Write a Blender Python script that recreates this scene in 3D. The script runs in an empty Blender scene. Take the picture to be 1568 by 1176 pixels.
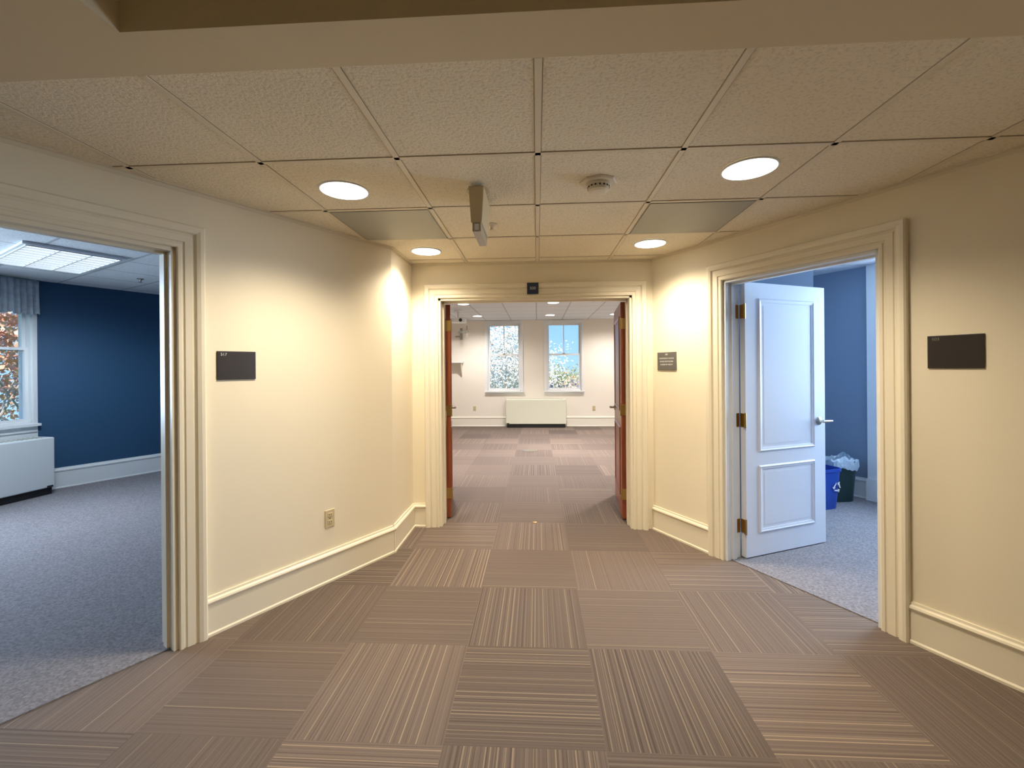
import bpy, math, random
from mathutils import Vector, Matrix
random.seed(7)
S = bpy.context.scene
S.view_settings.view_transform = 'Standard'
S.view_settings.look = 'None'
S.view_settings.exposure = 0.0

# ------------------------------------------------------------ materials
def new_mat(name):
    m = bpy.data.materials.new(name); m.use_nodes = True
    nt = m.node_tree
    return m, nt, nt.nodes["Principled BSDF"]

def mat(name, col, rough=0.6, metal=0.0, bump=0.0, bscale=200.0, var=0.0, vscale=3.0, spec=0.5):
    m, nt, b = new_mat(name)
    b.inputs["Base Color"].default_value = (*col, 1)
    b.inputs["Roughness"].default_value = rough
    b.inputs["Metallic"].default_value = metal
    b.inputs["Specular IOR Level"].default_value = spec
    tc = nt.nodes.new("ShaderNodeTexCoord")
    if bump > 0:
        n = nt.nodes.new("ShaderNodeTexNoise"); n.inputs["Scale"].default_value = bscale
        n.inputs["Detail"].default_value = 3
        nt.links.new(tc.outputs["Object"], n.inputs["Vector"])
        bp = nt.nodes.new("ShaderNodeBump"); bp.inputs["Strength"].default_value = bump
        bp.inputs["Distance"].default_value = 0.003
        nt.links.new(n.outputs["Fac"], bp.inputs["Height"])
        nt.links.new(bp.outputs["Normal"], b.inputs["Normal"])
    if var > 0:
        n = nt.nodes.new("ShaderNodeTexNoise"); n.inputs["Scale"].default_value = vscale
        n.inputs["Detail"].default_value = 4
        nt.links.new(tc.outputs["Object"], n.inputs["Vector"])
        r = nt.nodes.new("ShaderNodeValToRGB")
        r.color_ramp.elements[0].position = 0.3; r.color_ramp.elements[1].position = 0.7
        r.color_ramp.elements[0].color = (*[c*(1-var) for c in col], 1)
        r.color_ramp.elements[1].color = (*[min(1, c*(1+var)) for c in col], 1)
        nt.links.new(n.outputs["Fac"], r.inputs["Fac"])
        nt.links.new(r.outputs["Color"], b.inputs["Base Color"])
    return m

def emis(name, col, strength):
    m, nt, b = new_mat(name)
    b.inputs["Base Color"].default_value = (*col, 1)
    b.inputs["Emission Color"].default_value = (*col, 1)
    b.inputs["Emission Strength"].default_value = strength
    return m

def math_node(nt, op, a, b=None):
    n = nt.nodes.new("ShaderNodeMath"); n.operation = op
    for i, v in enumerate((a, b)):
        if v is None: continue
        if isinstance(v, (int, float)): n.inputs[i].default_value = v
        else: nt.links.new(v, n.inputs[i])
    return n.outputs[0]

def carpet_tile_mat():
    m, nt, b = new_mat("carpet_tile")
    L = nt.links
    tc = nt.nodes.new("ShaderNodeTexCoord")
    add = nt.nodes.new("ShaderNodeVectorMath"); add.operation = 'ADD'
    add.inputs[1].default_value = (0.365+6.1, -2.29+6.1, 0.3)
    L.new(tc.outputs["Object"], add.inputs[0])
    sc = nt.nodes.new("ShaderNodeVectorMath"); sc.operation = 'SCALE'
    sc.inputs["Scale"].default_value = 1/0.61
    L.new(add.outputs[0], sc.inputs[0])
    fl = nt.nodes.new("ShaderNodeVectorMath"); fl.operation = 'FLOOR'
    L.new(sc.outputs[0], fl.inputs[0])
    fr = nt.nodes.new("ShaderNodeVectorMath"); fr.operation = 'FRACTION'
    L.new(sc.outputs[0], fr.inputs[0])
    sf = nt.nodes.new("ShaderNodeSeparateXYZ"); L.new(fl.outputs[0], sf.inputs[0])
    sr = nt.nodes.new("ShaderNodeSeparateXYZ"); L.new(fr.outputs[0], sr.inputs[0])
    par = math_node(nt, 'FLOORED_MODULO', math_node(nt, 'ADD', sf.outputs[0], sf.outputs[1]), 2.0)
    par = math_node(nt, 'LESS_THAN', par, 0.5)
    cmb = nt.nodes.new("ShaderNodeCombineXYZ")
    L.new(sf.outputs[0], cmb.inputs[0]); L.new(sf.outputs[1], cmb.inputs[1])
    wn = nt.nodes.new("ShaderNodeTexWhiteNoise"); wn.noise_dimensions = '2D'
    L.new(cmb.outputs[0], wn.inputs["Vector"])
    rnd = wn.outputs["Value"]
    inv = math_node(nt, 'SUBTRACT', 1.0, par)
    st = math_node(nt, 'ADD', math_node(nt, 'MULTIPLY', sr.outputs[0], par), math_node(nt, 'MULTIPLY', sr.outputs[1], inv))
    W = math_node(nt, 'ADD', st, math_node(nt, 'MULTIPLY', rnd, 57.0))
    wn2 = nt.nodes.new("ShaderNodeTexWhiteNoise"); wn2.noise_dimensions = '3D'
    L.new(fl.outputs[0], wn2.inputs["Vector"])
    r2 = math_node(nt, 'MULTIPLY', wn2.outputs["Value"], wn2.outputs["Value"])
    n1 = nt.nodes.new("ShaderNodeTexNoise"); n1.noise_dimensions = '1D'
    n1.inputs["Scale"].default_value = 50; n1.inputs["Detail"].default_value = 2; n1.inputs["Roughness"].default_value = .7
    L.new(W, n1.inputs["W"])
    amp = math_node(nt, 'ADD', .26, math_node(nt, 'MULTIPLY', r2, .5))
    v1 = math_node(nt, 'ADD', .5, math_node(nt, 'MULTIPLY', math_node(nt, 'SUBTRACT', n1.outputs["Fac"], .5), amp))
    r1 = nt.nodes.new("ShaderNodeValToRGB")
    e = r1.color_ramp.elements
    e[0].position = .34; e[0].color = (0.082, 0.060, 0.050, 1)
    e[1].position = .66; e[1].color = (0.185, 0.142, 0.118, 1)
    L.new(v1, r1.inputs["Fac"])
    W2 = math_node(nt, 'ADD', W, 13.7)
    n2 = nt.nodes.new("ShaderNodeTexNoise"); n2.noise_dimensions = '1D'
    n2.inputs["Scale"].default_value = 66; n2.inputs["Detail"].default_value = 0
    L.new(W2, n2.inputs["W"])
    thr = math_node(nt, 'SUBTRACT', .83, math_node(nt, 'MULTIPLY', r2, .20))
    lm = math_node(nt, 'MULTIPLY', math_node(nt, 'SUBTRACT', n2.outputs["Fac"], thr), 12.0)
    c = nt.nodes.new("ShaderNodeClamp"); L.new(lm, c.inputs[0])
    mx = nt.nodes.new("ShaderNodeMix"); mx.data_type = 'RGBA'
    L.new(math_node(nt, 'MULTIPLY', c.outputs[0], .5), mx.inputs[0])
    L.new(r1.outputs["Color"], mx.inputs[6]); mx.inputs[7].default_value = (.38, .30, .21, 1)
    br = math_node(nt, 'ADD', .78, math_node(nt, 'MULTIPLY', wn.outputs["Value"], .44))
    vs = nt.nodes.new("ShaderNodeVectorMath"); vs.operation = 'SCALE'
    L.new(mx.outputs[2], vs.inputs[0]); L.new(br, vs.inputs["Scale"])
    L.new(vs.outputs[0], b.inputs["Base Color"])
    b.inputs["Roughness"].default_value = .75
    b.inputs["Specular IOR Level"].default_value = .22
    n3 = nt.nodes.new("ShaderNodeTexNoise"); n3.inputs["Scale"].default_value = 260
    L.new(tc.outputs["Object"], n3.inputs["Vector"])
    h = math_node(nt, 'ADD', n3.outputs["Fac"], n1.outputs["Fac"])
    bp = nt.nodes.new("ShaderNodeBump"); bp.inputs["Strength"].default_value = .4; bp.inputs["Distance"].default_value = .003
    L.new(h, bp.inputs["Height"]); L.new(bp.outputs["Normal"], b.inputs["Normal"])
    return m

def ceiling_mat(name, col, grid=None, rot=0.0, bump=.8):
    m, nt, b = new_mat(name); L = nt.links
    tc = nt.nodes.new("ShaderNodeTexCoord")
    n = nt.nodes.new("ShaderNodeTexNoise"); n.inputs["Scale"].default_value = 78
    n.inputs["Detail"].default_value = 3; n.inputs["Roughness"].default_value = .55
    L.new(tc.outputs["Object"], n.inputs["Vector"])
    r = nt.nodes.new("ShaderNodeValToRGB")
    r.color_ramp.elements[0].position = .36; r.color_ramp.elements[1].position = .48
    r.color_ramp.elements[0].color = (*[c*.84 for c in col], 1); r.color_ramp.elements[1].color = (*col, 1)
    L.new(n.outputs["Fac"], r.inputs["Fac"])
    bp = nt.nodes.new("ShaderNodeBump"); bp.inputs["Strength"].default_value = bump; bp.inputs["Distance"].default_value = .005
    L.new(n.outputs["Fac"], bp.inputs["Height"])
    L.new(bp.outputs["Normal"], b.inputs["Normal"])
    out = r.outputs["Color"]
    if grid:
        mp = nt.nodes.new("ShaderNodeMapping"); mp.inputs["Rotation"].default_value = (0, 0, rot)
        L.new(tc.outputs["Object"], mp.inputs["Vector"])
        bk = nt.nodes.new("ShaderNodeTexBrick"); bk.offset = 0
        bk.inputs["Scale"].default_value = 1; bk.inputs["Brick Width"].default_value = grid; bk.inputs["Row Height"].default_value = grid
        bk.inputs["Mortar Size"].default_value = .012; bk.inputs["Mortar Smooth"].default_value = 0
        L.new(mp.outputs[0], bk.inputs["Vector"])
        mx = nt.nodes.new("ShaderNodeMix"); mx.data_type = 'RGBA'
        L.new(bk.outputs["Fac"], mx.inputs[0]); L.new(out, mx.inputs[6])
        mx.inputs[7].default_value = (*[c*.62 for c in col], 1)
        out = mx.outputs[2]
    L.new(out, b.inputs["Base Color"]); b.inputs["Roughness"].default_value = .95
    return m

def wood_mat():
    m, nt, b = new_mat("mahogany"); L = nt.links
    tc = nt.nodes.new("ShaderNodeTexCoord")
    mp = nt.nodes.new("ShaderNodeMapping"); mp.inputs["Scale"].default_value = (14, 14, 1.2)
    L.new(tc.outputs["Object"], mp.inputs["Vector"])
    n = nt.nodes.new("ShaderNodeTexNoise"); n.inputs["Scale"].default_value = 3; n.inputs["Detail"].default_value = 5
    L.new(mp.outputs[0], n.inputs["Vector"])
    r = nt.nodes.new("ShaderNodeValToRGB")
    r.color_ramp.elements[0].color = (.11, .022, .010, 1); r.color_ramp.elements[1].color = (.38, .10, .035, 1)
    L.new(n.outputs["Fac"], r.inputs["Fac"]); L.new(r.outputs["Color"], b.inputs["Base Color"])
    b.inputs["Roughness"].default_value = .3
    return m

def glass_mat():
    m = bpy.data.materials.new("window_glass"); m.use_nodes = True
    nt = m.node_tree; nt.nodes.clear()
    o = nt.nodes.new("ShaderNodeOutputMaterial"); t = nt.nodes.new("ShaderNodeBsdfTransparent")
    g = nt.nodes.new("ShaderNodeBsdfGlossy"); g.inputs["Roughness"].default_value = .02
    x = nt.nodes.new("ShaderNodeMixShader"); x.inputs[0].default_value = .05
    nt.links.new(t.outputs[0], x.inputs[1]); nt.links.new(g.outputs[0], x.inputs[2]); nt.links.new(x.outputs[0], o.inputs[0])
    return m

def leaf_mat(name, c1, c2, c3):
    m, nt, b = new_mat(name); L = nt.links
    tc = nt.nodes.new("ShaderNodeTexCoord")
    n = nt.nodes.new("ShaderNodeTexNoise"); n.inputs["Scale"].default_value = 2.2; n.inputs["Detail"].default_value = 6
    L.new(tc.outputs["Object"], n.inputs["Vector"])
    r = nt.nodes.new("ShaderNodeValToRGB")
    r.color_ramp.elements[0].position = .32; r.color_ramp.elements[0].color = (*c1, 1)
    r.color_ramp.elements[1].position = .68; r.color_ramp.elements[1].color = (*c3, 1)
    e = r.color_ramp.elements.new(.5); e.color = (*c2, 1)
    L.new(n.outputs["Fac"], r.inputs["Fac"]); L.new(r.outputs["Color"], b.inputs["Base Color"])
    b.inputs["Roughness"].default_value = .8
    return m

M_WALL = mat("cream_wall_paint", (.84, .76, .59), .6, bump=.06, bscale=350)
M_TRIM = mat("cream_trim_gloss", (.83, .76, .60), .35, bump=.02, bscale=40)
M_FARWALL = mat("offwhite_wall_paint", (.83, .78, .69), .65, bump=.06, bscale=350)
M_FARTRIM = mat("offwhite_trim", (.84, .80, .70), .4, bump=.02, bscale=40)
M_NAVY = mat("navy_wall_paint", (.020, .074, .155), .6, bump=.06, bscale=350)
M_BLUE = mat("slate_blue_wall_paint", (.235, .305, .405), .6, bump=.06, bscale=350)
M_WHITE = mat("white_trim", (.78, .80, .80), .4, bump=.02, bscale=40)
M_DOORW = mat("white_door_paint", (.78, .81, .88), .38, bump=.04, bscale=60)
M_CARPET = carpet_tile_mat()
M_GREY = mat("grey_lavender_carpet", (.235, .220, .235), .95, bump=.8, bscale=220, var=.30, vscale=80, spec=.1)
M_CEIL = ceiling_mat("ceiling_tile_hall", (.86, .78, .61))
M_TBAR = mat("ceiling_grid_bar", (.76, .68, .52), .5, bump=.02)
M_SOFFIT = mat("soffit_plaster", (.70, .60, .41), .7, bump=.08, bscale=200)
M_CEILW = ceiling_mat("ceiling_tile_white", (.74, .76, .80), .61, 0)
M_CEILL = ceiling_mat("ceiling_tile_office", (.72, .74, .76), .61, math.radians(-62))
M_LENS = emis("downlight_lens", (1, .97, .91), 6.0)
M_LENSW = emis("downlight_lens_cool", (1, .97, .94), 5.0)
M_RING = mat("white_trim_ring", (.85, .84, .80), .4, bump=.02)
M_PANEL = emis("fluorescent_diffuser", (.86, .94, 1), 1.5)
M_VENT = mat("grey_vent_metal", (.37, .36, .30), .5, bump=.1, bscale=120)
M_PLAS = mat("beige_plastic", (.76, .68, .52), .4, bump=.02)
M_EXIT = mat("exit_sign_housing_paint", (.60, .50, .31), .4, bump=.02)
M_DARK = mat("dark_bronze_plaque", (.028, .020, .015), .35, bump=.05)
M_SLATE = mat("slate_sign", (.13, .125, .115), .4, bump=.05)
M_NAVS = mat("navy_sign", (.015, .025, .06), .4, bump=.02)
M_TXT = mat("light_lettering", (.65, .66, .66), .5, bump=.02)
M_TXTD = mat("dim_lettering", (.25, .22, .16), .5, bump=.02)
M_BRASS = mat("brass", (.55, .38, .14), .3, 1.0, bump=.02)
M_NICK = mat("satin_nickel", (.62, .58, .50), .25, 1.0, bump=.02)
M_BLACK = mat("black_rubber", (.01, .01, .011), .6, bump=.05)
M_WOOD = wood_mat()
M_GLASS = glass_mat()
M_RADW = mat("convector_enamel", (.70, .71, .58), .4, bump=.02)
M_RADL = mat("convector_enamel_pale", (.70, .74, .74), .4, bump=.02)
M_VAL = mat("valance_fabric", (.42, .47, .52), .9, bump=.3, bscale=120, var=.15, vscale=20)
M_BINB = mat("blue_recycling_plastic", (.01, .05, .30), .4, bump=.02)
M_BING = mat("dark_green_plastic", (.012, .035, .035), .4, bump=.02)
M_LINER = mat("plastic_liner", (.42, .50, .58), .25, bump=.5, bscale=30)
M_BARK = mat("bark", (.42, .38, .34), .9, bump=.5, bscale=20)
M_GRASS = mat("grass", (.13, .20, .06), .95, var=.3, vscale=.5, bump=.3)
M_LORG = leaf_mat("autumn_leaves", (.72, .24, .12), (.82, .48, .34), (.86, .78, .66))
M_LPALE = leaf_mat("pale_leaves", (.60, .57, .44), (.78, .76, .66), (.88, .88, .84))
M_LGRN = leaf_mat("green_leaves", (.09, .15, .06), (.26, .28, .12), (.45, .34, .16))
M_BRICK = mat("brick_house", (.40, .28, .24), .9, var=.15, vscale=6)
M_ROOF = mat("slate_roof", (.18, .19, .22), .8, var=.2, vscale=6)
M_OUTW = mat("building_exterior", (.3, .2, .16), .9, var=.1)

# ------------------------------------------------------------ mesh helpers
def link(ob, parent=None):
    S.collection.objects.link(ob)
    if parent: ob.parent = parent
    return ob
def empty(name, loc=(0, 0, 0), rz=0.0):
    e = bpy.data.objects.new(name, None); e.empty_display_size = .1
    e.location = loc; e.rotation_euler = (0, 0, rz); S.collection.objects.link(e); return e
def mesh(name, verts, faces, m, parent=None, smooth=False, bevel=0, loc=None):
    me = bpy.data.meshes.new(name); me.from_pydata([tuple(v) for v in verts], [], faces); me.update()
    import bmesh
    bm = bmesh.new(); bm.from_mesh(me); bmesh.ops.recalc_face_normals(bm, faces=bm.faces); bm.to_mesh(me); bm.free()
    me.materials.append(m)
    if smooth:
        for p in me.polygons: p.use_smooth = True
    ob = bpy.data.objects.new(name, me)
    if loc is not None: ob.location = loc
    link(ob, parent)
    if bevel > 0:
        b = ob.modifiers.new("bevel", 'BEVEL'); b.width = bevel; b.segments = 2; b.limit_method = 'ANGLE'
    return ob
BF = [(0,1,2,3),(7,6,5,4),(0,4,5,1),(1,5,6,2),(2,6,7,3),(3,7,4,0)]
class Geo:
    def __init__(s): s.v = []; s.f = []
    def add(s, v, f):
        o = len(s.v); s.v += [tuple(p) for p in v]; s.f += [tuple(i+o for i in q) for q in f]
    def box(s, x0, x1, y0, y1, z0, z1, fr=None):
        v = [(x0,y0,z0),(x1,y0,z0),(x1,y1,z0),(x0,y1,z0),(x0,y0,z1),(x1,y0,z1),(x1,y1,z1),(x0,y1,z1)]
        if fr: v = [fr(*p) for p in v]
        s.add(v, BF)
    def prism(s, poly, z0, z1):
        n = len(poly)
        v = [(x,y,z0) for x,y in poly]+[(x,y,z1) for x,y in poly]
        f = [tuple(range(n)), tuple(range(n,2*n))]+[(i,(i+1)%n,n+(i+1)%n,n+i) for i in range(n)]
        s.add(v, f)
    def lathe(s, prof, c=(0,0,0), n=32, axis='z'):
        v = []
        for r, z in prof:
            for i in range(n):
                a = 2*math.pi*i/n
                p = (r*math.cos(a), r*math.sin(a), z)
                if axis == 'y': p = (p[0], p[2], p[1])
                if axis == 'x': p = (p[2], p[0], p[1])
                v.append((c[0]+p[0], c[1]+p[1], c[2]+p[2]))
        k = len(prof)
        f = [(j*n+i, j*n+(i+1)%n, (j+1)*n+(i+1)%n, (j+1)*n+i) for j in range(k-1) for i in range(n)]
        f += [tuple(range(n)), tuple((k-1)*n+i for i in range(n))]
        s.add(v, f)
    def obj(s, name, m, parent=None, **k): return mesh(name, s.v, s.f, m, parent, **k)

class Frame:
    """wall frame: s along wall, d out from the face (into the room), z up"""
    def __init__(s, p0, p1, side):
        s.p0 = Vector(p0); e = Vector(p1)-s.p0; s.len = e.length; s.d = e.normalized()
        s.n = Vector((-s.d.y, s.d.x))*side
        s.rz = math.atan2(s.n.y, s.n.x)+math.pi/2
    def __call__(s, a, d, z):
        p = s.p0+s.d*a+s.n*d; return (p.x, p.y, z)

def wall(name, fr, m, ops=(), z1=2.8, th=.07, s0=0, s1=None):
    s1 = fr.len if s1 is None else s1
    g = Geo(); cur = s0
    for (a, b, lo, hi) in sorted(ops):
        if a > cur: g.box(cur, a, -th, 0, 0, z1, fr)
        if lo > 0: g.box(a, b, -th, 0, 0, lo, fr)
        if hi < z1: g.box(a, b, -th, 0, hi, z1, fr)
        cur = b
    if s1 > cur: g.box(cur, s1, -th, 0, 0, z1, fr)
    return g.obj(name, m)

def sweep_line(g, fr, a, b, prof):
    n = len(prof)
    v = [fr(a, d, z) for d, z in prof]+[fr(b, d, z) for d, z in prof]
    g.add(v, [tuple(range(n)), tuple(range(n, 2*n))]+[(i,(i+1)%n,n+(i+1)%n,n+i) for i in range(n)])
BASE = [(0,0),(.022,0),(.022,.012),(.016,.02),(.016,.165),(.022,.172),(.026,.182),(.022,.192),(.012,.198),(.010,.21),(0,.21)]
def baseboard(name, fr, spans, m=None, k=1.0):
    g = Geo()
    for a, b in spans: sweep_line(g, fr, a, b, [(d, z*k) for d, z in BASE])
    return g.obj(name, m or M_TRIM)

CAS = [(0,0),(0,.016),(.006,.020),(.022,.020),(.026,.014),(.034,.014),(.040,.021),(.078,.023),(.083,.017),(.090,.017),(.098,.030),(.118,.036),(.136,.036),(.145,.028),(.145,0)]
def casing(name, fr, a, b, top, m=None, k=1.0, bottom=0, closed=False):
    g = Geo(); n = len(CAS); v = []
    for w, d in CAS:
        w *= k
        v += [fr(a-w, d, bottom-(w if closed else 0)), fr(a-w, d, top+w), fr(b+w, d, top+w), fr(b+w, d, bottom-(w if closed else 0))]
    f = []
    segs = 4 if closed else 3
    for i in range(n):
        j = (i+1) % n
        for q in range(segs):
            r = (q+1) % 4
            f.append((i*4+q, i*4+r, j*4+r, j*4+q))
    if not closed: f += [tuple(i*4 for i in range(n)), tuple(i*4+3 for i in range(n))]
    g.add(v, f)
    return g.obj(name, m or M_TRIM)
def jamb(name, fr, a, b, top, depth, m):
    g = Geo()
    g.box(a, a+.02, -depth, .002, 0, top, fr); g.box(b-.02, b, -depth, .002, 0, top, fr)
    g.box(a, b, -depth, .002, top-.02, top, fr)
    h = depth*.5
    g.box(a+.02, a+.032, -h-.02, -h+.02, 0, top-.02, fr); g.box(b-.032, b-.02, -h-.02, -h+.02, 0, top-.02, fr)
    g.box(a+.02, b-.02, -h-.02, -h+.02, top-.032, top-.02, fr)
    return g.obj(name, m)

# ------------------------------------------------------------ layout
HC = 2.36
FL = Frame((-1.12, 3.43), (-1.12-.5*3.614, 3.43-.8660*3.614), 1)
FLR = Frame((-1.12, 4.0), (-1.12, 3.43), 1)
FB = Frame((-1.12, 4.0), (1.014, 4.0), -1)
FR = Frame((1.014, 4.0), (1.014+.491*4.248, 4.0-.871*4.248), -1)
eL = FL(FL.len, 0, 0); eR = FR(FR.len, 0, 0)
DT = 2.045
LO = (1.425, 2.53); BO = (.2425, 1.954); RO = (.715, 1.692)

wall("wall_hall_left", FL, M_WALL, [(LO[0], LO[1], 0, DT)])
wall("wall_hall_niche", FLR, M_WALL)
wall("wall_hall_back", FB, M_WALL, [(BO[0], BO[1], 0, DT)], th=.1, s0=-.07, s1=2.134+.07)
wall("wall_hall_right", FR, M_WALL, [(RO[0], RO[1], 0, DT)])
F1 = Frame((eL[0], eL[1]), (eL[0], -3.0), 1); F2 = Frame((eR[0], eR[1]), (eR[0], -3.0), -1); F3 = Frame((eL[0], -3.0), (eR[0], -3.0), 1)
wall("wall_hall_left_rear", F1, M_WALL); wall("wall_hall_right_rear", F2, M_WALL); wall("wall_hall_rear", F3, M_WALL)

KC = .86; W = .145*KC
baseboard("baseboard_left", FL, [(-.012, LO[0]-W), (LO[1]+W, FL.len)])
baseboard("baseboard_niche", FLR, [(0, .57+.012)])
baseboard("baseboard_back", FB, [(0, BO[0]-W)])
baseboard("baseboard_right", FR, [(0, RO[0]-W), (RO[1]+W, FR.len)])
casing("trim_1", FL, LO[0], LO[1], DT, k=KC); casing("trim_2", FB, BO[0], BO[1], DT, k=KC); casing("trim_3", FR, RO[0], RO[1], DT, k=KC)
jamb("trim_4", FL, LO[0], LO[1], DT, .14, M_TRIM); jamb("trim_5", FB, BO[0], BO[1], DT, .2, M_TRIM); jamb("trim_6", FR, RO[0], RO[1], DT, .14, M_WHITE)

# hall ceiling
def lx(y): return -1.12 if y > 3.43 else -3.1003+.5774*y
def rx(y): return 1.014+.5637*(4-y)
Y0 = 1.352
poly = [(lx(Y0), Y0), (rx(Y0), Y0), (1.014, 4.0), (-1.12, 4.0), (-1.12, 3.43)]
g = Geo(); g.prism(poly, HC, HC+.03); g.obj("ceiling_hall", M_CEIL)
T = .628; XC = .012
g = Geo()
def bar(x0, x1, y0, y1):
    g.box(x0, x1, y0, y1, HC-.004, HC+.001)
for k in range(-4, 5):
    c = XC+k*T
    ym = 4.0
    if c < -1.12: ym = (c+3.1003)/.5774
    if c > 1.014: ym = 4-(c-1.014)/.5637
    if ym > Y0+.05: bar(c-.012, c+.012, Y0, ym)
for k in range(0, 5):
    r = Y0+.001+k*.6275
    bar(lx(r), rx(r), r-.012, r+.012)
g.obj("ceiling_grid", M_TBAR)
g = Geo()
for k in range(-4, 5):
    c = XC+k*T
    ym = 4.0
    if c < -1.12: ym = (c+3.1003)/.5774
    if c > 1.014: ym = 4-(c-1.014)/.5637
    if ym > Y0+.05:
        g.box(c+.012, c+.0155, Y0, ym, HC-.0012, HC+.001); g.box(c-.0155, c-.012, Y0, ym, HC-.0012, HC+.001)
for k in range(0, 5):
    r = Y0+.001+k*.6275
    g.box(lx(r), rx(r), r+.012, r+.0155, HC-.0012, HC+.001); g.box(lx(r), rx(r), r-.0155, r-.012, HC-.0012, HC+.001)
g.obj("ceiling_grid_painted_shade", mat("grid_painted_shade", (.38, .31, .21), .9, bump=.02))  # dark-coloured strips beside the bars paint in the shade of the reveal
g = Geo()
LM = [(0, HC-.022), (.003, HC-.022), (.003, HC-.005), (.022, HC-.005), (.022, HC+.001), (0, HC+.001)]
sweep_line(g, FL, 0, (3.43-Y0)/.866, LM); sweep_line(g, FLR, 0, .57, LM); sweep_line(g, FB, 0, FB.len, LM); sweep_line(g, FR, 0, (4-Y0)/.871, LM)
g.obj("trim_7", M_TBAR)
YS = 1.175; XS = -1.135
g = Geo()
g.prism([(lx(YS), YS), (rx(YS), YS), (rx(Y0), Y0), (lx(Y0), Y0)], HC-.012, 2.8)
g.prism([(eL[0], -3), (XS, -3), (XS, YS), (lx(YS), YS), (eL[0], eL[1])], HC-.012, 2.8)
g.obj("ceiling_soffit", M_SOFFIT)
g = Geo(); g.prism([(XS, -3), (eR[0], -3), (eR[0], eR[1]), (rx(YS), YS), (XS, YS)], 2.62, 2.66); g.obj("ceiling_tray", M_SOFFIT)

# floors
g = Geo(); g.box(-7, 6, -3.2, 11.2, -.12, 0); g.obj("floor_hall", M_CARPET)
LRP = [(p[0], p[1]) for p in [FL(0, -.04, 0), (-2.85, 4.3), (-2.85, 7.5), (-4.6, 7.48), (-5.87, 4.99), (-6.32, .51), FL(FL.len, -.04, 0)]]
g = Geo(); g.prism(LRP, -.02, .005); g.obj("floor_left_office", M_GREY)
RRP = [(p[0], p[1]) for p in [FR(0, -.04, 0), (2.42, 4.08), (2.42, 6.81), (4.95, 2.41), FR(FR.len, -.04, 0)]]
g = Geo(); g.prism(RRP, -.02, .005); g.obj("floor_right_office", M_GREY)

# ------------------------------------------------------------ windows
def window(name, fr, a, b, lo, hi, th, m, vert_lower=False, k=.055, r=.042):
    root = empty(name, fr((a+b)/2, 0, lo))
    inv = Matrix.Translation(-Vector(root.location))
    def o(g, nm, mm):
        ob = g.obj(name+"_"+nm, mm); ob.data.transform(inv); ob.parent = root; return ob
    g = Geo()
    g.box(a, a+.02, -th, 0, lo, hi, fr); g.box(b-.02, b, -th, 0, lo, hi, fr); g.box(a, b, -th, 0, hi-.02, hi, fr); g.box(a, b, -th, 0, lo, lo+.02, fr)
    g.box(a-k, a, 0, .018, lo-.02, hi+k, fr); g.box(b, b+k, 0, .018, lo-.02, hi+k, fr); g.box(a, b, 0, .018, hi, hi+k, fr)
    g.box(a-k-.01, b+k+.01, -.02, .06, lo-.035, lo-.005, fr); g.box(a-k, b+k, 0, .018, lo-.10, lo-.035, fr)
    o(g, "frame", m)
    mid = lo+(hi-lo)*.53
    g = Geo()
    for (z0, z1, dd, vb) in ((lo+.02, mid+.02, -.05, vert_lower), (mid-.02, hi-.02, -.085, True)):
        A, B = a+.02, b-.02
        g.box(A, A+r, dd-.015, dd+.015, z0, z1, fr); g.box(B-r, B, dd-.015, dd+.015, z0, z1, fr)
        g.box(A+r, B-r, dd-.015, dd+.015, z0, z0+r, fr); g.box(A+r, B-r, dd-.015, dd+.015, z1-r, z1, fr)
        if vb: g.box((A+B)/2-.01, (A+B)/2+.01, dd-.01, dd+.01, z0+r, z1-r, fr)
    o(g, "sashes", m)
    g = Geo(); g.box(a+.04, b-.04, -.052, -.048, lo+.05, mid, fr); g.box(a+.04, b-.04, -.087, -.083, mid, hi-.05, fr); o(g, "panes", M_GLASS)
    g = Geo(); g.box((a+b)/2-.03, (a+b)/2+.03, -.035, -.01, mid+.02, mid+.035, fr); o(g, "sash_lock", M_BRASS)
    return root

def convector(name, fr, a, b, h, dep, m):
    root = empty(name, fr((a+b)/2, dep/2, 0)); inv = Matrix.Translation(-Vector(root.location))
    def o(g, nm, mm, **k):
        ob = g.obj(name+"_"+nm, mm, **k); ob.data.transform(inv); ob.parent = root
    g = Geo(); g.box(a, b, .03, dep, .085, h, fr); o(g, "cabinet", m, bevel=.012)
    g = Geo(); g.box(a+.02, b-.02, .03, dep-.02, .006, .085, fr); o(g, "toe_kick", M_BLACK)
    g = Geo()
    n = 30
    for i in range(n):
        s = a+.08+(b-a-.16)*i/(n-1); g.box(s-.006, s+.006, .08, dep-.06, h, h+.004, fr)
    o(g, "grille", M_VENT)
    g = Geo(); g.box(a+.02, a+.08, dep-.06, dep+.002, .09, .11, fr); o(g, "valve_tag", M_BLACK)

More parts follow.
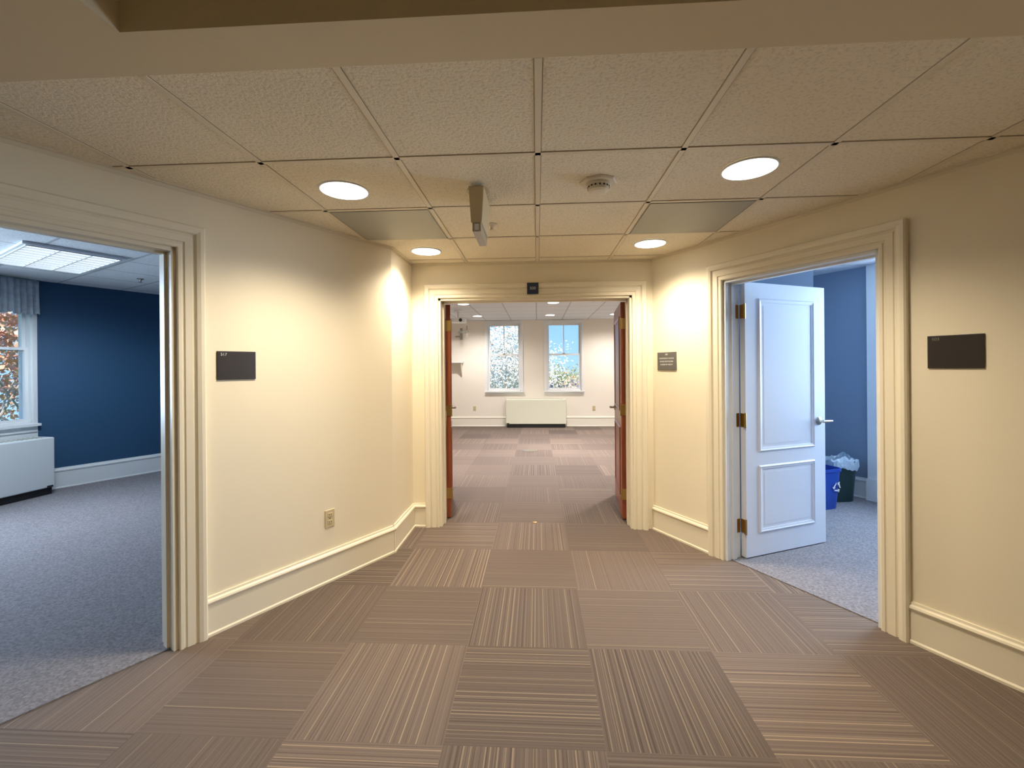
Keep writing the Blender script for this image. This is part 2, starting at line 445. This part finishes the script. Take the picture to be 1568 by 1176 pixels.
# ------------------------------------------------------------ far room
YB = 10.9; FX0, FX1 = -2.7, 2.3; FH = 2.57
FF = Frame((FX0, 4.2), (FX1, 4.2), 1)
wall("wall_far_front", FF, M_FARWALL, [(-.8775-FX0, .834-FX0, 0, DT)], th=.1)
FW = Frame((FX0, YB), (FX1, YB), -1)
w1 = (-1.20-FX0, -.385-FX0, .86, 2.50); w2 = (.235-FX0, 1.075-FX0, .86, 2.50)
wall("wall_far_back", FW, M_FARWALL, [w1, w2], th=.22)
FWL = Frame((FX0, 4.2), (FX0, YB), -1); FWR = Frame((FX1, 4.2), (FX1, YB), 1)
wall("wall_far_left", FWL, M_FARWALL); wall("wall_far_right", FWR, M_FARWALL)
window("window_1", FW, *w1, .18, M_WHITE); window("window_2", FW, *w2, .18, M_WHITE)
baseboard("baseboard_far_back", FW, [(0, -.76-FX0), (.70-FX0, FW.len)], M_FARTRIM, 1.15)
baseboard("baseboard_far_left", FWL, [(0, FWL.len)], M_FARTRIM, 1.15); baseboard("baseboard_far_right", FWR, [(0, FWR.len)], M_FARTRIM, 1.15)
g = Geo(); g.box(FX0, FX1, 4.1, YB, FH, FH+.03); g.obj("ceiling_far_room", M_CEILW)
convector("radiator_convector", FW, -.74-FX0, .68-FX0, .67, .27, M_RADW)

# ------------------------------------------------------------ left office
FL2 = Frame(FL(0, -.14, 0)[:2], FL(FL.len, -.14, 0)[:2], -1)
wall("wall_left_office_hallside", FL2, M_NAVY, [(LO[0], LO[1], 0, DT)])
FN = Frame((-5.87, 4.99), (-4.6, 7.48), -1)
wall("wall_left_office_navy", FN, M_NAVY)
baseboard("baseboard_left_office", FN, [(0, FN.len)], M_WHITE, 1.2)
FX = Frame((-5.87, 4.99), (-6.32, .51), 1)
lw1 = (.05, 1.0, .82, 2.44); lw2 = (1.75, 2.65, .82, 2.44)
wall("wall_left_office_window", FX, M_WHITE, [lw1, lw2], th=.2)
window("window_3", FX, *lw1, .12, M_WHITE, k=.035, r=.032); window("window_4", FX, *lw2, .12, M_WHITE)
for i, (a, b) in enumerate([((-2.85, 7.5), (-4.6, 7.48)), ((-2.85, 4.3), (-2.85, 7.5)), (FL(0, -.14, 0)[:2], (-2.85, 4.3)), ((-6.32, .51), FL(FL.len, -.1, 0)[:2])]):
    wall("wall_left_office_%s" % "abcd"[i], Frame(a, b, 1), M_NAVY)
LC = 2.49
g = Geo(); g.prism([(p[0], p[1]) for p in [FL(0, -.1, 0), (-2.85, 4.3), (-2.85, 7.5), (-4.6, 7.48), (-5.87, 4.99), (-6.32, .51), FL(FL.len, -.1, 0)]], LC, LC+.03); g.obj("ceiling_left_office", M_CEILL)
convector("radiator_convector", FX, .03, 1.5, .66, .28, M_RADL)
g = Geo(); nn = 90; v = []
for i in range(nn+1):
    s = .03+(.98)*i/nn
    d = .07+.022*math.sin(i*1.15)
    for z, kk in ((2.47, .5), (2.38, .6), (2.22, 1.0), (2.08, 1.3)):
        v.append(FX(s, .07+(d-.07)*kk, z+(.012*math.sin(i*.58) if z < 2.1 else 0)))
f = [(i*4+j, (i+1)*4+j, (i+1)*4+j+1, i*4+j+1) for i in range(nn) for j in range(3)]
ob = mesh("window_valance", v, f, M_VAL, smooth=True)
so = ob.modifiers.new("s", 'SOLIDIFY'); so.thickness = .004
ang = math.atan2(.47, -.88)
tr = empty("fluorescent_ceiling_light", (-4.53, 4.02, LC-.002), ang)
g = Geo(); g.box(-.55, .55, -.31, .31, -.012, -.006); g.obj("diffuser", M_PANEL, tr)
g = Geo()
for i in range(10):
    x = -.55+1.1*i/9; g.box(x-.004, x+.004, -.31, .31, -.03, -.012)
for i in range(4):
    y = -.31+.62*i/3; g.box(-.55, .55, y-.006, y+.006, -.03, -.012)
g.box(-.58, .58, -.34, -.31, -.022, 0); g.box(-.58, .58, .31, .34, -.022, 0); g.box(-.58, -.55, -.31, .31, -.022, 0); g.box(.55, .58, -.31, .31, -.022, 0)
g.obj("louvre", M_WHITE, tr)
l = bpy.data.lights.new("tube_lamp", 'SPOT'); l.energy = 185; l.color = (.80, .90, 1); l.spot_size = math.radians(172); l.spot_blend = .5; l.shadow_soft_size = .25
o = bpy.data.objects.new("tube_lamp", l); o.location = (0, 0, -.06); link(o, tr)
def sprinkler(x, y, z, m=None):
    g = Geo(); g.lathe([(.001, -.001), (.035, -.001), (.035, -.005), (.018, -.008), (.010, -.02), (.008, -.035), (.018, -.037), (.018, -.040), (.001, -.040)], n=20)
    return g.obj("fire_sprinkler", m or M_NICK, loc=(x, y, z))
sprinkler(-4.6, 5.0, LC); sprinkler(-.286, 2.94, HC, M_PLAS)

# ------------------------------------------------------------ right office
FR2 = Frame(FR(0, -.14, 0)[:2], FR(FR.len, -.14, 0)[:2], 1)
wall("wall_right_office_hallside", FR2, M_BLUE, [(RO[0], RO[1], 0, DT)])
FRB = Frame((2.42, 6.81), (4.95, 2.41), -1)
rw = (2.75, 3.85, .82, 2.38)
wall("wall_right_office_blue", FRB, M_BLUE, [rw], th=.2)
window("window_5", FRB, *rw, .18, M_WHITE)
baseboard("baseboard_right_office", FRB, [(0, FRB.len)], M_WHITE, 1.05)
g = Geo(); g.box(2.155, 2.30, 0, .05, .21, 2.46, FRB); g.box(2.145, 2.31, 0, .065, .005, .23, FRB); g.obj("trim_8", M_WHITE)
FRN = Frame((1.14, 4.08), (2.42, 4.08), -1); FRW = Frame((2.42, 4.08), (2.42, 6.81), -1); FRS = Frame((4.95, 2.41), FR(FR.len, -.1, 0)[:2], -1)
wall("wall_right_office_north", FRN, M_BLUE); wall("wall_right_office_west", FRW, M_BLUE, s0=.03); wall("wall_right_office_south", FRS, M_BLUE)
RC = 2.46
g = Geo(); g.prism([(p[0], p[1]) for p in [FR(0, -.1, 0), (2.42, 4.10), (2.42, 6.81), (4.95, 2.41), FR(FR.len, -.1, 0)]], RC, RC+.03); g.obj("ceiling_right_office", M_CEILW)

g = Geo(); g.box(-7, 6, -3.3, 11.3, 2.8, 2.95); g.obj("roof_slab", M_OUTW)

# ------------------------------------------------------------ doors
def ring(g, x0, x1, z0, z1, y, sgn, w=.03):
    P = [(0, 0), (.004, .006), (.010, .010), (.018, .006), (w, .004), (w, 0)]
    v = []
    for a, h in P:
        v += [(x0+a, y+sgn*h, z0+a), (x1-a, y+sgn*h, z0+a), (x1-a, y+sgn*h, z1-a), (x0+a, y+sgn*h, z1-a)]
    n = len(P)
    f = [(i*4+q, i*4+(q+1) % 4, ((i+1) % n)*4+(q+1) % 4, ((i+1) % n)*4+q) for i in range(n) for q in range(4)]
    g.add(v, f)
def lever(g, x, z, y, sgn, dirx):
    g.lathe([(.001, 0), (.032, 0), (.032, sgn*.008), (.012, sgn*.014), (.011, sgn*.05), (.001, sgn*.05)], (x, y, z), 20, 'y')
    yy = y+sgn*.048
    g.lathe([(.001, -dirx*.012), (.011, -dirx*.010), (.012, dirx*.025), (.010, dirx*.06), (.008, dirx*.09), (.001, dirx*.092)], (x, yy, z), 16, 'x')
def door(name, loc, rz, w, h, m, panels, hw, hinge_side=1, lever_sgn=(1, -1)):
    root = empty(name, loc, rz)
    g = Geo(); g.box(.003, w, -.0225, .0225, .012, h); g.obj("leaf", m, root, bevel=.002)
    g = Geo()
    for (x0, x1, z0, z1) in panels:
        for y, s in ((.0225, 1), (-.0225, -1)): ring(g, x0, x1, z0, z1, y, s)
        g.box(x0+.055, x1-.055, -.0240, .0240, z0+.055, z1-.055)
    g.obj("panels", m, root)
    g = Geo()
    for s in lever_sgn: lever(g, w-.08, .98, s*.0225, s, 1)
    g.box(w-.002, w+.002, -.012, .012, .9, 1.06)
    g.obj("lever_handle", M_NICK, root, smooth=False)
    g = Geo()
    for z in (.24, 1.02, 1.82):
        g.box(-.001, .004, -.021, .021, z-.05, z+.05)
        g.box(-.012, .002, hinge_side*.02-.003, hinge_side*.02+.003, z-.05, z+.05)
        g.lathe([(.001, -.055), (.007, -.055), (.007, .055), (.001, .055)], (-.004, hinge_side*.027, z), 12)
    g.obj("hinges", hw, root)
    return root
door("door_1", (1.510, 3.405, 0), math.radians(23.7), .843, 2.035, M_DOORW,
     [(.13, .72, .18, .68), (.13, .72, .78, 1.92)], M_BRASS, hinge_side=-1)
PW = [(.12, .73, .2, .85), (.12, .73, 1.0, 1.9)]
door("door_2", (-.835, 4.215, 0), math.radians(101), .85, 2.02, M_WOOD, PW, M_BRASS, hinge_side=-1)
door("door_3", (.80, 4.215, 0), math.radians(84.5), .85, 2.02, M_WOOD, PW, M_BRASS, hinge_side=1)
g = Geo()
for z in (.24, 1.02, 1.82): g.box(RO[0]+.02, RO[0]+.0225, -.135, -.09, z-.05, z+.05, FR)
g.obj("jamb_hinge_plates", M_BRASS)

# ------------------------------------------------------------ hall ceiling fixtures
def downlight(x, y, z, r=.115, lens=M_LENS, ringm=M_RING, energy=0, col=(1, .8, .55), cone=104, blend=.55):
    root = empty("recessed_downlight", (x, y, z-.004))
    g = Geo(); n = 48; prof = [(r-.003, .002), (r-.003, -.004), (r+.001, -.006), (r+.005, -.005), (r+.008, 0), (r+.008, .002)]
    v = [(a*math.cos(2*math.pi*i/n), a*math.sin(2*math.pi*i/n), b) for a, b in prof for i in range(n)]
    g.add(v, [(j*n+i, j*n+(i+1) % n, ((j+1) % 6)*n+(i+1) % n, ((j+1) % 6)*n+i) for j in range(6) for i in range(n)])
    g.obj("trim_ring", ringm, root, smooth=True)
    g = Geo(); g.lathe([(.001, -.007), (r*.5, -.0065), (r-.002, -.005), (r-.002, 0), (.001, 0)], n=48); g.obj("lens", lens, root)
    if energy:
        l = bpy.data.lights.new("lamp", 'SPOT'); l.energy = energy; l.color = col; l.spot_size = math.radians(cone); l.spot_blend = blend; l.shadow_soft_size = .09
        o = bpy.data.objects.new("lamp", l); o.location = (0, 0, -.02); link(o, root)
WARM = (1, .86, .65)
for x, y in ((-1.0, 2.31), (1.016, 2.20), (-.876, 3.56), (.868, 3.48)):
    downlight(x, y, HC, r=.120 if y < 3 else .114, energy=155, col=WARM, cone=144, blend=1.0)
for i, x0 in enumerate((XC-2*T, XC+T)):
    y0 = Y0+.001+2*.6275
    g = Geo(); g.box(x0+.02, x0+T-.02, y0+.02, y0+.6275-.02, HC-.006, HC-.0005)
    g.obj("ceiling_vent_panel", M_VENT, bevel=.002)
sd = empty("smoke_detector", (.32, 2.31, HC))
g = Geo(); g.lathe([(.001, .001), (.095, .001), (.095, -.006), (.088, -.012), (.001, -.012)], n=8); g.obj("base_plate", M_PLAS, sd)
g = Geo(); g.lathe([(.001, -.010), (.062, -.010), (.062, -.022), (.054, -.026), (.054, -.034), (.050, -.046), (.034, -.052), (.001, -.054)], n=32); g.obj("body", M_PLAS, sd, smooth=False)
g = Geo()
for i in range(16):
    a = i*math.pi/8; g.box(-.004, .004, .0545, .056, -.034, -.026, lambda x, y, z, a=a: (x*math.cos(a)-y*math.sin(a), x*math.sin(a)+y*math.cos(a), z))
g.obj("vents", M_BLACK, sd)
ex = empty("exit_sign", (-.300, 2.42, HC))
g = Geo(); g.lathe([(.001, .001), (.062, .001), (.062, -.012), (.05, -.018), (.001, -.018)], (0, -.05, 0), 28); g.obj("canopy", M_EXIT, ex)
g = Geo()
g.add([(-.040,-.15,-.016),(.040,-.15,-.016),(.040,.15,-.016),(-.040,.15,-.016),(-.028,-.15,-.200),(.028,-.15,-.200),(.028,.15,-.200),(-.028,.15,-.200)], BF)
g.obj("housing", M_EXIT, ex, bevel=.004)
g = Geo(); g.box(-.022, .022, -.14, .14, -.245, -.201); g.obj("lens_panel", mat("exit_lens", (.42, .38, .30), .2, bump=.02), ex, bevel=.003)
g = Geo(); g.box(-.010, .010, -.146, -.139, -.238, -.208); g.obj("lamp_slot", M_WHITE, ex)

# ------------------------------------------------------------ plaques and outlets
def text(s, size, m, parent, loc, font_y=0):
    c = bpy.data.curves.new("lettering", 'FONT'); c.body = s; c.size = size; c.extrude = .0006; c.align_x = 'CENTER'; c.align_y = 'CENTER'
    c.materials.append(m); o = bpy.data.objects.new("lettering", c); o.rotation_euler = (math.pi/2, 0, 0); o.location = loc; link(o, parent)
def plaque(name, fr, s, z, w, h, m, texts, tm, off=0.0):
    root = empty(name, fr(s, off, z), fr.rz)
    g = Geo(); g.box(-w/2, w/2, -.008, 0, -h/2, h/2); g.obj("plate", m, root, bevel=.002)
    for (t, sz, x, zz) in texts: text(t, sz, tm, root, (x, -.0088, zz))
    return root
plaque("room_sign", FL, 1.135, 1.445, .205, .158, M_DARK, [("517", .022, -.07, .06)], M_TXT)
plaque("room_sign", FR, 1.995, 1.48, .205, .16, M_DARK, [("503", .02, -.07, .062)], M_TXTD)
plaque("room_sign", FR, .165, 1.465, .21, .15, M_SLATE, [("500", .02, 0, .055), ("CONFERENCE CENTER", .016, 0, .022), ("PLEASE KEEP DOORS", .016, 0, -.004), ("CLOSED AT NIGHT", .016, 0, -.03)], M_TXT)
plaque("door_number_sign", FB, 1.09, 2.115, .10, .10, M_NAVS, [("500", .036, 0, 0)], M_TXT, off=.036)
def outlet(fr, s, z, m):
    root = empty("wall_outlet", fr(s, 0, z), fr.rz)
    g = Geo(); g.box(-.036, .036, -.006, 0, -.058, .058); g.obj("plate", m, root, bevel=.002)
    g = Geo()
    for zz in (-.024, .024): g.box(-.017, .017, -.009, -.005, zz-.014, zz+.014)
    g.obj("receptacles", M_EXIT, root, bevel=.002)
    g = Geo()
    for zz in (-.024, .024):
        for xx in (-.007, .007): g.box(xx-.0015, xx+.0015, -.0095, -.008, zz-.004, zz+.007)
    g.lathe([(.001, -.0075), (.003, -.0075), (.003, -.006), (.001, -.006)], (0, 0, 0), 10, 'y')
    g.obj("slots", M_BLACK, root)
outlet(FL, .553, .42, M_EXIT); outlet(FW, -1.52-FX0, .43, M_EXIT); outlet(FW, 1.36-FX0, .43, M_EXIT); outlet(FN, 1.1, .12, M_WHITE)

# ------------------------------------------------------------ far room items
for x, y in ((-1.3, 6.2), (.3, 6.2), (1.7, 6.2), (-1.3, 8.0), (.3, 8.0), (1.7, 8.0), (-1.3, 9.9), (.3, 9.9), (1.7, 9.9)):
    en = {(-1.3, 6.2): 440, (1.7, 6.2): 440, (.3, 8.0): 850, (-1.3, 9.9): 230, (1.7, 9.9): 230}.get((x, y), 0)
    downlight(x, y, FH, .10, M_LENSW, M_WHITE, energy=en, col=(1, .94, .90), cone=160 if y > 9 else 135, blend=.9)
g = Geo(); g.lathe([(.001, .0), (.13, .0), (.13, .006), (.10, .010), (.001, .010)], n=28); g.obj("floor_power_box", M_NICK, loc=(-.13, 7.7, 0))
g = Geo(); g.lathe([(.001, .0), (.022, .0), (.020, .005), (.001, .006)], n=16); g.obj("floor_door_strike", M_BRASS, loc=(-.03, 4.13, 0))
ar = empty("tv_wall_arm", (-1.83, YB, 2.27))
g = Geo(); g.box(-.03, .03, -.02, 0, -.16, .12); g.box(-.02, .02, -.32, -.02, -.02, .02); g.box(-.02, .22, -.34, -.30, -.02, .02); g.box(.18, .20, -.37, -.33, -.12, .14); g.box(-.14, -.02, -.05, -.02, -.10, -.07)
g.obj("arm", M_VENT, ar)
pj = empty("ceiling_projector", (-1.55, 8.9, FH))
g = Geo(); g.lathe([(.001, 0), (.07, 0), (.07, -.015), (.02, -.02), (.02, -.16), (.001, -.16)], n=20); g.obj("pole", M_WHITE, pj)
g = Geo(); g.box(-.15, .15, -.12, .12, -.25, -.16); g.obj("body", M_WHITE, pj, bevel=.015)
g = Geo(); g.lathe([(.001, -.125), (.03, -.125), (.035, -.118), (.001, -.118)], (.06, 0, -.205), 20, 'y'); g.obj("lens", M_BLACK, pj)
sh = empty("wall_shelf", (-2.02, YB, 1.56))
g = Geo(); g.box(-.25, .25, -.22, 0, -.012, .012); g.obj("board", M_WHITE, sh)
g = Geo()
for x in (-.2, .2): g.add([(x-.01, 0, -.012), (x+.01, 0, -.012), (x+.01, -.2, -.012), (x-.01, -.2, -.012), (x-.01, 0, -.35), (x+.01, 0, -.35), (x+.01, -.02, -.35), (x-.01, -.02, -.35)], BF)
g.obj("brackets", M_FARTRIM, sh)

# ------------------------------------------------------------ bins
def bin_(name, loc, m, rb, rt, h, rz):
    root = empty(name, loc, rz); g = Geo(); n = 40
    def sq(r, z, k=.82):
        o = []
        for i in range(n):
            a = 2*math.pi*i/n; c, s = math.cos(a), math.sin(a)
            q = (abs(c)**5+abs(s)**5)**(-1/5)
            o.append((r*c*q, r*s*q*k, z))
        return o
    pr = [(rb*.98, 0), (rb, .01), (rt*.97, h-.03), (rt*1.04, h-.03), (rt*1.05, h), (rt*.98, h), (rt*.95, h-.03), (rb*.93, .015)]
    v = [p for r, z in pr for p in sq(r, z)]
    f = [(j*n+i, j*n+(i+1) % n, (j+1)*n+(i+1) % n, (j+1)*n+i) for j in range(len(pr)-1) for i in range(n)]+[tuple(range(n)), tuple(7*n+i for i in range(n))]
    g.add(v, f); g.obj("tub", m, root, smooth=False)
    return root, sq
b1, _ = bin_("recycling_bin", (2.83, 4.66, .005), M_BINB, .105, .14, .40, math.radians(20))
g = Geo()
for k in range(3):
    a0 = k*2*math.pi/3+math.pi/2
    def pt(r, a): return (r*math.cos(a), r*math.sin(a))
    P = [pt(.05, a0+.25), pt(.032, a0+.3), pt(.032, a0+1.5), pt(.05, a0+1.55)]
    v = [(x, 0, z) for x, z in P]+[(x, -.002, z) for x, z in P]; g.add(v, BF)
    P = [pt(.062, a0+1.5), pt(.02, a0+1.5), pt(.043, a0+2.05)]
    g.add([(x, 0, z) for x, z in P]+[(x, -.002, z) for x, z in P], [(0,1,2),(3,4,5),(0,1,4,3),(1,2,5,4),(2,0,3,5)])
ob = g.obj("recycling_symbol", M_TXT, b1); ob.location = (.06, -.109, .22); ob.rotation_euler = (math.radians(4), 0, 0)
b2, sq = bin_("waste_basket", (3.15, 4.93, .005), M_BING, .12, .15, .42, math.radians(10))
v = []; n = 40
for j, (r, z) in enumerate([(.158, .33), (.165, .38), (.163, .42), (.150, .445), (.138, .42), (.128, .32)]):
    for i, p in enumerate(sq(r, z)):
        k = 1+random.uniform(-.035, .035); v.append((p[0]*k, p[1]*k, p[2]+random.uniform(-.016, .02)+(.02*math.sin(i*.5) if j in (0, 3) else 0)))
mesh("liner", v, [(j*n+i, j*n+(i+1) % n, (j+1)*n+(i+1) % n, (j+1)*n+i) for j in range(5) for i in range(n)], M_LINER, b2)

# ------------------------------------------------------------ outdoors
g = Geo(); g.box(-90, 90, -60, 160, -7.2, -7.0); g.obj("ground_lawn", M_GRASS)
def tree(x, y, h, r, m, n=3500, leaf=.16, thick=1.0):
    root = empty("autumn_tree", (x, y, -7.0))
    g = Geo()
    def limb(p, q, r0, r1, k=7):
        r0 *= thick; r1 *= thick
        p = Vector(p); q = Vector(q); d = (q-p).normalized(); a = d.orthogonal().normalized(); b = d.cross(a)
        v = [p+(a*math.cos(t)+b*math.sin(t))*r0 for t in [2*math.pi*i/k for i in range(k)]]+[q+(a*math.cos(t)+b*math.sin(t))*r1 for t in [2*math.pi*i/k for i in range(k)]]
        g.add(v, [(i, (i+1) % k, k+(i+1) % k, k+i) for i in range(k)])
    limb((0, 0, 0), (0, 0, h*.45), .28, .2)
    tips = []
    for i in range(11):
        a = i*2.4; z0 = h*(.3+.02*i); l = r*random.uniform(.55, .9)
        q = (l*math.cos(a), l*math.sin(a), z0+h*random.uniform(.15, .4)); limb((0, 0, z0), q, .11, .05)
        for j in range(5):
            q2 = (q[0]+random.uniform(-1, 1)*r*.4, q[1]+random.uniform(-1, 1)*r*.4, q[2]+random.uniform(.02, .25)*h)
            limb(q, q2, .045, .012, 5); tips.append(q2)
            for k in range(2):
                q3 = (q2[0]+random.uniform(-1, 1)*r*.2, q2[1]+random.uniform(-1, 1)*r*.2, q2[2]+random.uniform(-.02, .12)*h)
                limb(q2, q3, .015, .006, 4); tips.append(q3)
    g.obj("trunk_and_branches", M_BARK, root)
    g = Geo()
    for i in range(n):
        t = random.choice(tips); c = Vector(t)+Vector([random.gauss(0, 1)*r*.13 for _ in range(3)])
        a = Vector([random.gauss(0, 1) for _ in range(3)]).normalized(); b = a.orthogonal().normalized(); s = leaf*random.uniform(.5, 1.2)
        g.v += [tuple(c-a*s*.5), tuple(c+b*s*.3), tuple(c+a*s*.5), tuple(c-b*s*.3)]; o = len(g.v)-4; g.f.append((o, o+1, o+2, o+3))
    me = bpy.data.meshes.new("foliage"); me.from_pydata(g.v, [], g.f); me.materials.append(m)
    link(bpy.data.objects.new("foliage", me), root)
tree(-1.6, 22, 11.0, 2.3, M_LPALE, 14000, .12, .35)
tree(-6.5, 27, 12, 4, M_LORG, 4000, .2, .7)
tree(7.5, 40, 8.0, 4, M_LORG, 3000, .25)
tree(1.2, 52, 7.0, 4.5, M_LGRN, 5000, .3, .6)
tree(-2.5, 60, 9.0, 5, M_LPALE, 4000, .3)
tree(5.2, 66, 7.4, 5, M_LGRN, 5000, .3, .6)
tree(-13.0, 9.2, 12, 3.4, M_LORG, 16000, .17, .35)
tree(-15.5, 14.5, 12.5, 4, M_LORG, 10000, .2, .4)
hs = empty("neighbouring_house", (3.2, 46, -7))
g = Geo(); g.box(-4, 4, 0, 7, 0, 4.9); g.obj("walls", M_BRICK, hs)
g = Geo(); g.add([(-4.4, -.4, 4.9), (4.4, -.4, 4.9), (4.4, 7.4, 4.9), (-4.4, 7.4, 4.9), (-4.4, 3.5, 7.0), (4.4, 3.5, 7.0)], [(0,1,5,4), (2,3,4,5), (0,4,3), (1,2,5), (0,3,2,1)]); g.obj("gable_roof", M_ROOF, hs)
g = Geo()
for x in (-3, -1, 1, 3):
    for z in (1, 3.1): g.box(x-.4, x+.4, -.05, .02, z, z+1.4)
g.obj("house_windows", M_WHITE, hs)

# ------------------------------------------------------------ lights
def area(name, loc, aim, sx, sy, e, col):
    l = bpy.data.lights.new(name, 'AREA'); l.shape = 'RECTANGLE'; l.size = sx; l.size_y = sy; l.energy = e; l.color = col
    o = bpy.data.objects.new(name, l); o.location = loc
    o.rotation_euler = Vector(aim).to_track_quat('-Z', 'Y').to_euler(); link(o)
p = FX(2.2, -.12, 1.63); area("daylight_left_office", p, (FX.n.x, FX.n.y, -.15), .8, 1.5, 145, (.62, .80, 1.0))
p = FRB(3.3, -.12, 1.6); area("daylight_right_office", p, (FRB.n.x, FRB.n.y, -.1), 1.0, 1.45, 160, (.56, .76, 1.0))
downlight(.2, -1.0, 2.62, .11, energy=85, col=(1, .82, .56), cone=165, blend=.7)  # unseen fill fixture added behind the camera to lift the foreground
sun = bpy.data.lights.new("sun", 'SUN'); sun.energy = 8.0; sun.color = (1, .95, .88); sun.angle = .01
so = bpy.data.objects.new("sun", sun); so.rotation_euler = Vector((-.25, .8, -.55)).to_track_quat('-Z', 'Y').to_euler(); link(so)
wd = bpy.data.worlds.new("sky"); S.world = wd; wd.use_nodes = True; nt = wd.node_tree
bg = nt.nodes["Background"]; tc = nt.nodes.new("ShaderNodeTexCoord"); sp = nt.nodes.new("ShaderNodeSeparateXYZ"); rp = nt.nodes.new("ShaderNodeValToRGB")
nt.links.new(tc.outputs["Generated"], sp.inputs[0]); nt.links.new(sp.outputs[2], rp.inputs[0]); nt.links.new(rp.outputs[0], bg.inputs[0])
rp.color_ramp.elements[0].color = (.32, .57, .82, 1); rp.color_ramp.elements[1].color = (.10, .34, .80, 1); rp.color_ramp.elements[1].position = .25
bg.inputs[1].default_value = 1.6

# ------------------------------------------------------------ camera
cd = bpy.data.cameras.new("camera"); co = bpy.data.objects.new("camera", cd); link(co)
cd.sensor_fit = 'HORIZONTAL'; cd.sensor_width = 36; cd.lens = 36*690/1568
cd.clip_start = .05; cd.clip_end = 400
cd.shift_y = -25/1568
co.location = (0, 0, 1.42)
yaw = math.atan(38/690)
R = Matrix.Rotation(yaw, 4, 'Z') @ Matrix.Rotation(math.pi/2, 4, 'X') @ Matrix.Rotation(-.008, 4, 'Z')
co.rotation_euler = R.to_euler()
S.camera = co
